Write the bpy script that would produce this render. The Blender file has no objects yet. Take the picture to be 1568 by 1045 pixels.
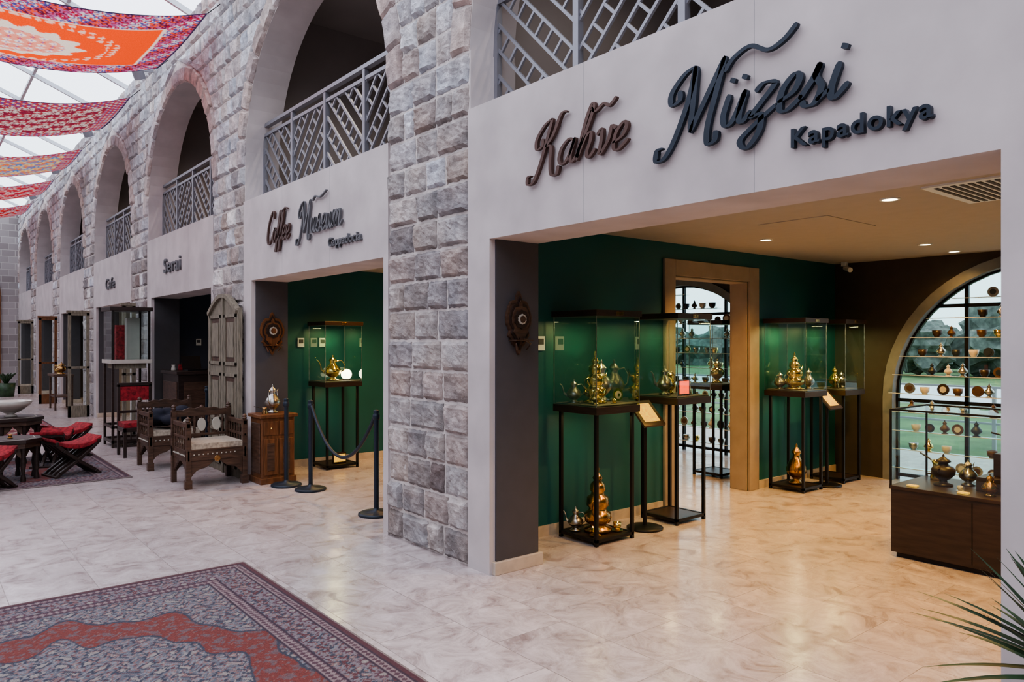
import bpy, math, random, bmesh
import numpy as np
from mathutils import Vector, noise
random.seed(7)
PI=math.pi
# ------------------------------------------------------------------ materials
def new_mat(name):
    m=bpy.data.materials.new(name); m.use_nodes=True
    nt=m.node_tree
    b=nt.nodes.get('Principled BSDF'); return m,nt,b
def N(nt,t,**kw):
    n=nt.nodes.new(t)
    for k,v in kw.items(): setattr(n,k,v)
    return n
def mat(name,col,rough=.6,metal=0,var=.12,scale=8,bump=0.0,emit=None,es=0,detail=4,stretch=None):
    m,nt,b=new_mat(name)
    tc=N(nt,'ShaderNodeTexCoord'); mp=N(nt,'ShaderNodeMapping')
    nt.links.new(tc.outputs['Object'],mp.inputs[0])
    if stretch: mp.inputs['Scale'].default_value=stretch
    nz=N(nt,'ShaderNodeTexNoise'); nz.inputs['Scale'].default_value=scale; nz.inputs['Detail'].default_value=detail
    nt.links.new(mp.outputs[0],nz.inputs['Vector'])
    cr=N(nt,'ShaderNodeValToRGB')
    cr.color_ramp.elements[0].position=.3; cr.color_ramp.elements[1].position=.7
    cr.color_ramp.elements[0].color=tuple(max(0,c*(1-var)) for c in col)+(1,)
    cr.color_ramp.elements[1].color=tuple(min(1,c*(1+var)) for c in col)+(1,)
    nt.links.new(nz.outputs[0],cr.inputs[0]); nt.links.new(cr.outputs[0],b.inputs['Base Color'])
    b.inputs['Roughness'].default_value=rough; b.inputs['Metallic'].default_value=metal
    if bump>0:
        bp=N(nt,'ShaderNodeBump'); bp.inputs['Strength'].default_value=bump; bp.inputs['Distance'].default_value=.02
        nt.links.new(nz.outputs[0],bp.inputs['Height']); nt.links.new(bp.outputs[0],b.inputs['Normal'])
    if emit:
        b.inputs['Emission Color'].default_value=tuple(emit)+(1,); b.inputs['Emission Strength'].default_value=es
    return m
def glass_mat(name,tint,gloss=.06):
    m,nt,b=new_mat(name); nt.nodes.remove(b)
    out=nt.nodes['Material Output']
    t=N(nt,'ShaderNodeBsdfTransparent'); t.inputs[0].default_value=tuple(tint)+(1,)
    g=N(nt,'ShaderNodeBsdfGlossy'); g.inputs['Roughness'].default_value=.02
    lw=N(nt,'ShaderNodeLayerWeight'); lw.inputs[0].default_value=.35
    mt=N(nt,'ShaderNodeMath',operation='MULTIPLY_ADD'); mt.inputs[1].default_value=.45; mt.inputs[2].default_value=gloss*.6
    nt.links.new(lw.outputs['Fresnel'],mt.inputs[0])
    mx=N(nt,'ShaderNodeMixShader'); nt.links.new(mt.outputs[0],mx.inputs[0])
    nt.links.new(t.outputs[0],mx.inputs[1]); nt.links.new(g.outputs[0],mx.inputs[2]); nt.links.new(mx.outputs[0],out.inputs[0])
    return m
def attr_mat(name,rough=.85,translucent=0,nscale=60,nstr=.25,bump=.3,dist=.02,fine=None):
    m,nt,b=new_mat(name)
    a=N(nt,'ShaderNodeAttribute'); a.attribute_name='Col'
    tc=N(nt,'ShaderNodeTexCoord')
    nz=N(nt,'ShaderNodeTexNoise'); nz.inputs['Scale'].default_value=nscale; nz.inputs['Detail'].default_value=8; nz.inputs['Roughness'].default_value=.62
    nt.links.new(tc.outputs['Object'],nz.inputs['Vector'])
    mr=N(nt,'ShaderNodeMapRange'); mr.inputs[1].default_value=.28; mr.inputs[2].default_value=.72
    mr.inputs[3].default_value=1-nstr; mr.inputs[4].default_value=1+nstr
    nt.links.new(nz.outputs[0],mr.inputs[0])
    vm=N(nt,'ShaderNodeVectorMath',operation='SCALE'); nt.links.new(a.outputs['Color'],vm.inputs[0]); nt.links.new(mr.outputs[0],vm.inputs['Scale'])
    nt.links.new(vm.outputs[0],b.inputs['Base Color']); b.inputs['Roughness'].default_value=rough
    bp=N(nt,'ShaderNodeBump'); bp.inputs['Strength'].default_value=bump; bp.inputs['Distance'].default_value=dist
    nt.links.new(nz.outputs[0],bp.inputs['Height']); nt.links.new(bp.outputs[0],b.inputs['Normal'])
    if translucent:
        out=nt.nodes['Material Output']; tr=N(nt,'ShaderNodeBsdfTranslucent'); nt.links.new(vm.outputs[0],tr.inputs[0])
        mx=N(nt,'ShaderNodeMixShader'); mx.inputs[0].default_value=translucent
        nt.links.new(b.outputs[0],mx.inputs[1]); nt.links.new(tr.outputs[0],mx.inputs[2]); nt.links.new(mx.outputs[0],out.inputs[0])
    return m
def tile_mat(name):
    m,nt,b=new_mat(name)
    tc=N(nt,'ShaderNodeTexCoord'); mp=N(nt,'ShaderNodeMapping'); mp.inputs['Rotation'].default_value=(0,0,PI/2)
    nt.links.new(tc.outputs['Object'],mp.inputs[0])
    br=N(nt,'ShaderNodeTexBrick'); br.inputs['Scale'].default_value=1; br.inputs['Mortar Size'].default_value=.0028
    br.inputs['Brick Width'].default_value=.80; br.inputs['Row Height'].default_value=.50; br.inputs['Mortar Smooth'].default_value=.3
    br.inputs['Color1'].default_value=(.52,.465,.455,1); br.inputs['Color2'].default_value=(.465,.415,.41,1); br.inputs['Mortar'].default_value=(.31,.275,.265,1)
    nt.links.new(mp.outputs[0],br.inputs['Vector'])
    vs=N(nt,'ShaderNodeVectorMath',operation='MULTIPLY_ADD'); vs.inputs[1].default_value=(14,14,14)
    nt.links.new(br.outputs['Color'],vs.inputs[0]); nt.links.new(tc.outputs['Object'],vs.inputs[2])
    nz=N(nt,'ShaderNodeTexNoise'); nz.inputs['Scale'].default_value=4.5; nz.inputs['Detail'].default_value=14; nz.inputs['Distortion'].default_value=.8; nz.inputs['Roughness'].default_value=.78
    nt.links.new(vs.outputs[0],nz.inputs['Vector'])
    cr=N(nt,'ShaderNodeValToRGB'); e=cr.color_ramp.elements
    e[0].position=.36; e[0].color=(.52,.44,.43,1); e[1].position=.64; e[1].color=(1.28,1.27,1.28,1)
    mid_=e.new(.49); mid_.color=(.98,.95,.94,1)
    nt.links.new(nz.outputs[0],cr.inputs[0])
    mx=N(nt,'ShaderNodeMix',data_type='RGBA',blend_type='MULTIPLY'); mx.inputs[0].default_value=1
    nt.links.new(br.outputs['Color'],mx.inputs[6]); nt.links.new(cr.outputs[0],mx.inputs[7]); nt.links.new(mx.outputs[2],b.inputs['Base Color'])
    mr=N(nt,'ShaderNodeMapRange'); mr.inputs[1].default_value=.35; mr.inputs[2].default_value=.65; mr.inputs[3].default_value=.34; mr.inputs[4].default_value=.12
    nt.links.new(nz.outputs[0],mr.inputs[0]); nt.links.new(mr.outputs[0],b.inputs['Roughness'])
    b.inputs['IOR'].default_value=1.55
    bp=N(nt,'ShaderNodeBump'); bp.inputs['Strength'].default_value=.12; bp.inputs['Distance'].default_value=.01; bp.invert=True
    nt.links.new(br.outputs['Fac'],bp.inputs['Height']); nt.links.new(bp.outputs[0],b.inputs['Normal'])
    return m
def brick_wall_mat(name):
    m,nt,b=new_mat(name)
    tc=N(nt,'ShaderNodeTexCoord')
    sep=N(nt,'ShaderNodeSeparateXYZ'); nt.links.new(tc.outputs['Object'],sep.inputs[0])
    ad=N(nt,'ShaderNodeMath',operation='ADD'); nt.links.new(sep.outputs[0],ad.inputs[0]); nt.links.new(sep.outputs[1],ad.inputs[1])
    cb=N(nt,'ShaderNodeCombineXYZ'); nt.links.new(ad.outputs[0],cb.inputs[0]); nt.links.new(sep.outputs[2],cb.inputs[1])
    br=N(nt,'ShaderNodeTexBrick'); br.inputs['Scale'].default_value=1; br.inputs['Mortar Size'].default_value=.012
    br.inputs['Brick Width'].default_value=.42; br.inputs['Row Height'].default_value=.236
    br.inputs['Color1'].default_value=(.36,.33,.33,1); br.inputs['Color2'].default_value=(.25,.22,.22,1); br.inputs['Mortar'].default_value=(.45,.42,.41,1)
    nt.links.new(cb.outputs[0],br.inputs['Vector']); nt.links.new(br.outputs['Color'],b.inputs['Base Color']); b.inputs['Roughness'].default_value=.9
    bp=N(nt,'ShaderNodeBump'); bp.inputs['Strength'].default_value=.6; bp.inputs['Distance'].default_value=.03; bp.invert=True
    nt.links.new(br.outputs['Fac'],bp.inputs['Height']); nt.links.new(bp.outputs[0],b.inputs['Normal'])
    return m
M={}
M['mortar']=mat('mortar',(.62,.57,.545),.95,var=.15,scale=20,bump=.3)
M['plaster']=mat('smooth_lintel_stone',(.53,.48,.475),.8,var=.12,scale=2.5,bump=.05,detail=9)
M['dgrey']=mat('dark_grey_paint',(.072,.068,.075),.7,var=.05)
M['green']=mat('teal_paint',(.012,.098,.105),.45,var=.08,scale=2)
M['navy']=mat('navy_paint',(.03,.04,.07),.6,var=.05)
M['cream']=mat('cream_paint',(.45,.42,.38),.7,var=.05)
M['brownw']=mat('brown_paint',(.05,.041,.036),.7,var=.08)
M['ceil']=mat('ceiling_paint',(.43,.40,.37),.8,var=.03)
M['gal']=mat('gallery_plaster',(.34,.30,.29),.85,var=.06,scale=2)
M['tan']=mat('tan_stone_trim',(.34,.275,.22),.7,var=.08,scale=6)
M['base']=mat('travertine_trim',(.5,.43,.36),.5,var=.15,scale=10)
M['arch']=mat('window_surround',(.19,.20,.21),.7,var=.1)
M['metal']=mat('grey_railing_metal',(.27,.27,.30),.45,.4,var=.04)
M['steel']=mat('skylight_steel',(.55,.58,.62),.5,.2,var=.04)
M['black']=mat('black_metal',(.018,.017,.018),.4,.5,var=.05)
M['dwood']=mat('dark_walnut',(.032,.019,.015),.4,var=.35,scale=5,stretch=(1,1,8))
M['wood']=mat('carved_wood',(.08,.043,.027),.45,var=.4,scale=9,bump=.2,stretch=(1,1,5))
M['owood']=mat('orange_wood',(.16,.065,.026),.4,var=.35,scale=6,stretch=(6,6,1))
M['gwood']=mat('weathered_wood',(.20,.175,.13),.7,var=.35,scale=8,bump=.3,stretch=(6,6,1))
M['cushion']=mat('cream_cushion',(.38,.32,.25),.9,var=.35,scale=30,stretch=(1,6,1))
M['redc']=mat('red_kilim',(.26,.02,.025),.9,var=.6,scale=25)
M['jacket']=mat('dark_jacket',(.012,.014,.025),.85,var=.3,scale=10,bump=.3)
M['brass']=mat('brass',(.86,.62,.22),.18,1,var=.25,scale=20,bump=.15)
M['copper']=mat('aged_brass',(.50,.30,.13),.25,1,var=.45,scale=20,bump=.15)
M['silver']=mat('tarnished_silver',(.42,.40,.36),.28,1,var=.3,scale=20)
M['bronze_l']=mat('bronze_letters',(.10,.055,.045),.45,.4,var=.1)
M['slate_l']=mat('slate_letters',(.022,.032,.048),.45,.3,var=.1)
M['grey_l']=mat('grey_letters',(.14,.14,.15),.45,.4,var=.1)
M['white']=mat('white_plastic',(.75,.75,.73),.4,var=.02)
M['china']=mat('porcelain',(.55,.51,.45),.15,var=.05)
M['pearl']=mat('mother_of_pearl',(.5,.47,.4),.3,var=.1)
M['glass']=glass_mat('display_glass',(.88,.97,.96))
M['wglass']=glass_mat('window_glass',(.76,.92,.91),.03)
M['lamp']=mat('lamp_lens',(1,.9,.7),.5,emit=(1,.83,.55),es=12)
M['globe']=mat('moon_lamp',(1,.9,.7),.5,emit=(1,.88,.6),es=7)
M['paper']=mat('label_painted_glow',(.5,.32,.08),.6,var=.5,scale=40,emit=(1,.55,.06),es=.8)  # emission paints in the light falling on paper labels and sign plates
M['redlit']=mat('red_photo_painted_glow',(.7,.05,.03),.5,var=.6,scale=35,emit=(1,.10,.04),es=1.8)  # plain print, no lamp; its lit look is added as emission
M['grass']=mat('grass',(.10,.17,.06),.95,var=.4,scale=1.2)
M['path']=mat('pale_path',(.52,.58,.58),.8,var=.1)
M['tree']=mat('foliage',(.10,.12,.10),.95,var=.5,scale=3.5,bump=.6,detail=8)
M['leaf']=mat('yucca_leaf',(.03,.065,.028),.45,var=.4,scale=12)
M['pot']=mat('dark_planter',(.06,.05,.05),.5)
M['soil']=mat('soil',(.04,.03,.02),.95,scale=40)
M['floor']=tile_mat('travertine_tiles')
M['brick']=brick_wall_mat('cut_stone_wall')
M['stone']=attr_mat('rough_hewn_stone',.92,0,11,.36,1.0,.035)
M['rug']=attr_mat('rug_weave',.95,0,130,.35,.3)
M['hrug']=attr_mat('hanging_kilim',.95,.5,90,.15,.2)
# ------------------------------------------------------------------ mesh builder
class MB:
    def __init__(s): s.v=[];s.f=[];s.m=[];s.s=[];s.mats=[]
    def mi(s,mt):
        mt=M[mt]
        if mt not in s.mats: s.mats.append(mt)
        return s.mats.index(mt)
    def add(s,vs,fs,mt,smooth=False):
        o=len(s.v); i=s.mi(mt); s.v+= [tuple(p) for p in vs]
        for f in fs: s.f.append(tuple(o+k for k in f)); s.m.append(i); s.s.append(smooth)
    def box(s,x0,x1,y0,y1,z0,z1,mt):
        vs=[(x,y,z) for z in(z0,z1) for y in(y0,y1) for x in(x0,x1)]
        s.add(vs,[(0,2,3,1),(4,5,7,6),(0,1,5,4),(2,6,7,3),(0,4,6,2),(1,3,7,5)],mt)
    def bar(s,p0,p1,w,h,mt,up=(0,0,1)):
        p0=Vector(p0);p1=Vector(p1);d=(p1-p0).normalized();u=Vector(up)
        if abs(d.dot(u))>.98:u=Vector((1,0,0))
        a=d.cross(u).normalized();b=a.cross(d).normalized()
        vs=[]
        for p in(p0,p1):
            for i,j in((-1,-1),(1,-1),(1,1),(-1,1)): vs.append(p+a*i*w/2+b*j*h/2)
        s.add(vs,[(0,1,2,3),(7,6,5,4),(0,4,5,1),(1,5,6,2),(2,6,7,3),(3,7,4,0)],mt)
    def cyl(s,p0,p1,r0,mt,r1=None,seg=14):
        s.tube([p0,p1],[r0,r0 if r1 is None else r1],mt,seg)
    def tube(s,pts,rs,mt,seg=8):
        pts=[Vector(p) for p in pts]; n=len(pts)
        if not hasattr(rs,'__len__'): rs=[rs]*n
        vs=[];fs=[]
        for i,p in enumerate(pts):
            d=(pts[min(i+1,n-1)]-pts[max(i-1,0)]).normalized()
            u=Vector((0,0,1)) if abs(d.z)<.9 else Vector((1,0,0))
            a=d.cross(u).normalized();b=d.cross(a)
            for k in range(seg):
                t=2*PI*k/seg; vs.append(p+(a*math.cos(t)+b*math.sin(t))*rs[i])
        for i in range(n-1):
            for k in range(seg):
                k2=(k+1)%seg; fs.append((i*seg+k,i*seg+k2,(i+1)*seg+k2,(i+1)*seg+k))
        s.add(vs,fs,mt,True)
        s.add(vs[:seg],[tuple(range(seg))[::-1]],mt); s.add(vs[-seg:],[tuple(range(seg))],mt)
    def lathe(s,c,prof,mt,seg=20,sc=1.0,sr=None):
        sr=sc if sr is None else sr
        vs=[];fs=[];n=len(prof)
        for r,z in prof:
            for k in range(seg):
                t=2*PI*k/seg; vs.append((c[0]+r*sr*math.cos(t),c[1]+r*sr*math.sin(t),c[2]+z*sc))
        for i in range(n-1):
            for k in range(seg):
                k2=(k+1)%seg; fs.append((i*seg+k,i*seg+k2,(i+1)*seg+k2,(i+1)*seg+k))
        s.add(vs,fs,mt,True)
    def prism(s,pts,off,mt):
        n=len(pts); off=Vector(off); a=[Vector(p) for p in pts]; b=[p+off for p in a]
        fs=[tuple(range(n)),tuple(range(2*n-1,n-1,-1))]+[(i,i+n,(i+1)%n+n,(i+1)%n) for i in range(n)]
        s.add(a+b,fs,mt)
    def quad(s,a,b,c,d,mt): s.add([a,b,c,d],[(0,1,2,3)],mt)
    def build(s,name,o=None,bevel=0,parent=None):
        if o is None: o=(0,0,0)
        me=bpy.data.meshes.new(name); me.from_pydata([(v[0]-o[0],v[1]-o[1],v[2]-o[2]) for v in s.v],[],s.f)
        for m_ in s.mats: me.materials.append(m_)
        me.polygons.foreach_set('material_index',s.m); me.polygons.foreach_set('use_smooth',s.s); me.update()
        ob=bpy.data.objects.new(name,me); ob.location=o; bpy.context.scene.collection.objects.link(ob)
        if bevel:
            b=ob.modifiers.new('bevel','BEVEL'); b.width=bevel; b.segments=2; b.limit_method='ANGLE'; b.angle_limit=1.0
        return ob
# ------------------------------------------------------------------ layout constants
XF=3.2; XB=3.62; XW=9.1; PER=4.65; C1=2.665; HS=1.745; ZS=3.78; RO=1.985; CH=ZS/16; ZT=CH*27
LZ=2.37; PZ=3.34; CZ=2.62; YE=32.4
cen=lambda k:C1+PER*(k-1)
BAYS=range(0,8)
b=MB(); b.box(-5,XW+.3,-7,YE,-.12,0,'floor'); b.build('floor')
b=MB()
for k in range(0,9):
    y0=cen(k-1)+HS if k>0 else -7; y1=cen(k)-HS
    if k==8: y1=YE+.3
    if k==0: y0,y1=-7,cen(0)-HS
    b.box(XF,XB,max(y0,-7),y1,0,ZT,'mortar')
def arch_strip(b,x0,x1,c,R,zs,ztop,mt,mtin,seg=32):
    pts=[(c-R*math.cos(PI*i/seg), zs+R*math.sin(PI*i/seg)) for i in range(seg+1)]
    for i in range(seg):
        (ya,za),(yb,zb)=pts[i],pts[i+1]
        b.quad((x0,ya,za),(x0,yb,zb),(x0,yb,ztop),(x0,ya,ztop),mt)
        b.quad((x1,ya,za),(x1,ya,ztop),(x1,yb,ztop),(x1,yb,zb),mt)
        b.quad((x0,ya,za),(x1,ya,za),(x1,yb,zb),(x0,yb,zb),mtin)
    b.quad((x0,c-R,ztop),(x0,c+R,ztop),(x1,c+R,ztop),(x1,c-R,ztop),mt)
for k in BAYS: arch_strip(b,XF,XB,cen(k),HS,ZS,ZT,'mortar','plaster')
for k in BAYS:
    c=cen(k)
    b.box(XF-.02,XB,c-HS-.001,c+HS+.001,LZ,PZ,'plaster')
    b.box(XF-.02,XB,c-HS-.001,c-HS+.08,0,LZ,'plaster')
    b.box(XF-.02,XB,c+HS-.26,c+HS+.001,0,LZ,'plaster')
    b.box(XF+.03,XB+.004,c+HS-.275,c+HS-.26,0.0,LZ,'dgrey')
    b.box(XF+.03,XB+.004,c-HS+.08,c-HS+.095,0,LZ,'dgrey')
    b.box(XF+.0,XB+.002,c+HS-.001,c+HS+.0-.008,PZ,ZS,'plaster')
    for yy in(c-.62,c+.55): b.box(XF-.0203,XF-.0195,yy-.001,yy+.001,LZ,PZ,'arch')
b.build('wall_right')
b=MB()
for k in BAYS:
    c=cen(k)
    b.box(XF+.0,XB+.03,c+HS-.30,c+HS-.255,0,.09,'base')
b.build('baseboard_jamb',bevel=.004)
# stone blocks
SV=[];SF=[];SC=[]
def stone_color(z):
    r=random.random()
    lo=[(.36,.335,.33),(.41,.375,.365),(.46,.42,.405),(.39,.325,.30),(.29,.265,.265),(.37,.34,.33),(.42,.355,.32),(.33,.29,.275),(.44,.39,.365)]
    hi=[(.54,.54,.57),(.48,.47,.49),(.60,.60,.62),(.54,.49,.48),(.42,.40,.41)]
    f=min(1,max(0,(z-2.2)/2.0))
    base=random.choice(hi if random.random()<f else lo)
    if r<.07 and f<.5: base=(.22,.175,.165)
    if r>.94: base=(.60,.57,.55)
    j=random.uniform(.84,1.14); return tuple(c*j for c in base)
def block(P,x,nu,nv,bulge,col,gap=.012,amp=1.0):
    (a,b_,c,d)=P
    lw=max(math.dist(a,b_),math.dist(c,d)); lh=max(math.dist(a,d),math.dist(b_,c))
    if lw<.03 or lh<.03: return
    gu=min(.3,gap/lw); gv=min(.3,gap/lh)
    o=len(SV); seed=random.uniform(0,100)
    tx=random.uniform(-.008,.010)
    def pos(u,v):
        y=(a[0]*(1-u)+b_[0]*u)*(1-v)+(d[0]*(1-u)+c[0]*u)*v
        z=(a[1]*(1-u)+b_[1]*u)*(1-v)+(d[1]*(1-u)+c[1]*u)*v
        return y,z
    us=[gu]+[gu+(1-2*gu)*(.08+.84*i/(nu-1)) for i in range(nu)]+[1-gu]
    vs=[gv]+[gv+(1-2*gv)*(.11+.78*i/(nv-1)) for i in range(nv)]+[1-gv]
    NU=len(us);NV=len(vs)
    for j,v in enumerate(vs):
        for i,u in enumerate(us):
            y,z=pos(u,v)
            edge=i in(0,NU-1) or j in(0,NV-1)
            n1=noise.noise(Vector((y*9+seed,z*9,seed)))*.018+noise.noise(Vector((y*26,z*26+seed,3)))*.014
            jit=.006
            xx=x-(bulge*.15 if edge else bulge+n1*amp+tx)
            if edge: y+=random.uniform(-jit,jit); z+=random.uniform(-jit,jit)
            SV.append((xx,y,z)); f=.92 if edge else 1.0
            f*=1+noise.noise(Vector((y*6,z*6,seed)))*.3
            w_=noise.noise(Vector((y*4,z*4,seed+7)))*.07
            SC.append((col[0]*(f+w_),col[1]*f,col[2]*(f-w_),1))
    for j in range(NV-1):
        for i in range(NU-1):
            p=o+j*NU+i; SF.append((p,p+NU,p+NU+1,p+1))
    border=[o+i for i in range(NU)]+[o+j*NU+NU-1 for j in range(1,NV)]+[o+(NV-1)*NU+i for i in range(NU-2,-1,-1)]+[o+j*NU for j in range(NV-2,0,-1)]
    o2=len(SV)
    for q in border: SV.append((x+.004,SV[q][1],SV[q][2])); SC.append(SC[q])
    n=len(border)
    for i in range(n): SF.append((border[i],border[(i+1)%n],o2+(i+1)%n,o2+i))
def wz(z):
    if z<=ZS+1e-6: return HS
    d=RO*RO-(z-ZS)**2
    return math.sqrt(d) if d>0 else 0
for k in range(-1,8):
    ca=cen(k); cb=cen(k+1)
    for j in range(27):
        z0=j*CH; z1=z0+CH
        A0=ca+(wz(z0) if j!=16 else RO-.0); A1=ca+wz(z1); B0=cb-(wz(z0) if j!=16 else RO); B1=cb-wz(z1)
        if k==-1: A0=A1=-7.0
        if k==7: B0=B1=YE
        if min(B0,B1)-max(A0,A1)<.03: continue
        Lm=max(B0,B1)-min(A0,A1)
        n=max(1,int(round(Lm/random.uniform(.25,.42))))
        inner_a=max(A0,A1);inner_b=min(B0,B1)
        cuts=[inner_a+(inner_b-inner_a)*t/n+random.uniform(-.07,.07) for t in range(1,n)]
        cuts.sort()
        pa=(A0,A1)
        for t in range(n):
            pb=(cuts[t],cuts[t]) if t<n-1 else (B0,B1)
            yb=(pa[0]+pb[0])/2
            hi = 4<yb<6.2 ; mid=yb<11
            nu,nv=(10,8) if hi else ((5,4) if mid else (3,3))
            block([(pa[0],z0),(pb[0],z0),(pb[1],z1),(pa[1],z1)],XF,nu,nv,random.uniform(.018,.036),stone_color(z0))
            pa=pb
for k in BAYS:
    c=cen(k); n=17
    for i in range(n):
        t0=PI*i/n;t1=PI*(i+1)/n
        R0=HS+.0; R1=RO
        P=[(c-R0*math.cos(t0),ZS+R0*math.sin(t0)),(c-R0*math.cos(t1),ZS+R0*math.sin(t1)),(c-R1*math.cos(t1),ZS+R1*math.sin(t1)),(c-R1*math.cos(t0),ZS+R1*math.sin(t0))]
        col=random.choice([(.52,.44,.41),(.50,.40,.37),(.55,.49,.48),(.44,.36,.34),(.48,.43,.43)]) 
        block(P,XF,5 if k<3 else 3,4 if k<3 else 3,.042,col,.009,.6)
me=bpy.data.meshes.new('stone'); me.from_pydata(SV,[],SF)
ca_=me.color_attributes.new('Col','FLOAT_COLOR','POINT'); ca_.data.foreach_set('color',np.array(SC,dtype=np.float32).ravel())
me.materials.append(M['stone']); ob=bpy.data.objects.new('wall_right_stone_facing',me); bpy.context.scene.collection.objects.link(ob)
b=MB(); b.box(-5.3,-5,-7,YE,0,ZT,'brick'); b.build('wall_left')
b=MB(); b.box(-5,XW,-7.3,-7,0,ZT,'brick'); b.build('wall_near')
b=MB(); b.box(-5,XW,YE,YE+.3,0,ZT,'brick')
pts=[(1.2+1.45*math.cos(PI*i/20),YE-.06,3.3+1.45*math.sin(PI*i/20)) for i in range(21)]
pts=[(2.65,YE-.06,0)]+pts+[(-.25,YE-.06,0)]
b.prism(pts,(0,.05,0),'owood')
pts2=[(1.2+(p[0]-1.2)*.86,YE-.09,p[2]*.95) for p in pts]; b.prism(pts2,(0,.04,0),'dwood')
b.build('wall_far')
# ------------------------------------------------------------------ rooms behind
roomcol={0:'green',1:'green',2:'green',3:'navy',4:'cream',5:'brownw',6:'cream',7:'cream',8:'cream'}
pc=lambda k:4.8+PER*(k-1)
for k in range(-1,8):
    b=MB(); y=pc(k); a=roomcol.get(k,'cream'); c=roomcol.get(k+1,'cream')
    segs=[(XB,XW,0,CZ)]
    if k==1: segs=[(XB,5.9,0,CZ),(7.18,XW,0,CZ),(5.9,7.18,2.3,CZ)]
    for s0,s1,z0,z1 in segs:
        b.box(s0,s1,y-.1,y,z0,z1,a); b.box(s0,s1,y,y+.1,z0,z1,c)
    b.box(XB,XW,y-.1,y+.1,PZ,ZT,'gal')
    b.build('wall_partition')
    b=MB()
    if k==1:
        b.box(XB,5.72,y-.115,y-.1,0,.09,'base'); b.box(7.36,XW,y-.115,y-.1,0,.09,'base')
    else: b.box(XB,XW,y-.115,y-.1,0,.09,'base')
    b.build('baseboard_partition')
y=pc(1); b=MB()
for yy0,yy1 in((y-.13,y-.1),(y+.1,y+.13)):
    b.box(5.735,5.9,yy0,yy1,0,2.46,'tan'); b.box(7.18,7.36,yy0,yy1,0,2.46,'tan'); b.box(5.9,7.18,yy0,yy1,2.3,2.46,'tan')
b.box(5.9,5.915,y-.1,y+.1,0,2.3,'tan'); b.box(7.165,7.18,y-.1,y+.1,0,2.3,'tan'); b.box(5.915,7.165,y-.1,y+.1,2.285,2.3,'tan')
b.build('door_1_frame',bevel=.005)
b=MB(); b.box(XB,XW,-7,YE,CZ,PZ-.02,'ceil'); b.build('ceiling')
b=MB(); b.box(XB,XW,-7,YE,ZT-.5,ZT,'gal'); b.box(6.3,6.5,-7,YE,PZ,ZT-.5,'gal'); b.build('wall_gallery')
for k in range(0,5):
    b=MB(); c=cen(k)
    b.box(6.2,6.298,c-1.2,c+1.2,PZ,5.3,'dwood'); b.box(6.17,6.2,c-1.1,c-.05,PZ+.1,5.2,'black'); b.box(6.17,6.2,c+.05,c+1.1,PZ+.1,5.2,'black')
    b.build('door_gallery',o=(6.2,c,PZ))
b=MB(); bt=MB(); bw=MB(); bg=MB()
WR=1.62; WS=.98
for k in range(0,8):
    c=(pc(k-1)+pc(k))/2; y0=pc(k-1);y1=pc(k)
    b.box(XW,XW+.3,y0,c-WR,0,CZ+.05,'brownw'); b.box(XW,XW+.3,c+WR,y1,0,CZ+.05,'brownw')
    arch_strip(b,XW,XW+.3,c,WR,WS,CZ+.05,'brownw','arch',28)
    n=26
    pts=[(c-WR,0)]+[(c-WR*math.cos(PI*i/n),WS+WR*math.sin(PI*i/n)) for i in range(n+1)]+[(c+WR,0)]
    R2=WR-.11
    pin=[(c-R2,0)]+[(c-R2*math.cos(PI*i/n),WS+R2*math.sin(PI*i/n)) for i in range(n+1)]+[(c+R2,0)]
    for i in range(len(pts)-1):
        A,B_=pts[i],pts[i+1];C_,D_=pin[i+1],pin[i]
        bt.prism([(XW-.03,)+A,(XW-.03,)+D_,(XW-.03,)+C_,(XW-.03,)+B_],(.2,0,0),'arch')
    for i in range(len(pin)-1):
        bw.bar((XW+.1,)+pin[i],(XW+.1,)+pin[i+1],.05,.05,'black',up=(1,0,0))
    def hgt(yy): 
        d=R2*R2-(yy-c)**2; return WS+math.sqrt(max(0,d))
    for yy in (c-.75,c,c+.75):
        bw.box(XW+.08,XW+.12,yy-.02,yy+.02,0,hgt(yy),'black')
    for zz in (.06,.95,2.05):
        hw=R2 if zz<=WS else math.sqrt(R2*R2-(zz-WS)**2)
        bw.box(XW+.08,XW+.12,c-hw,c+hw,zz-.02,zz+.02,'black')
    f=[(XW+.1,)+p for p in pin]; bg.add(f,[tuple(range(len(f)))],'wglass')
b.build('wall_back'); bt.build('trim_window_surround'); bw.build('window_1'); bg.build('window_2_glazing')
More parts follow.
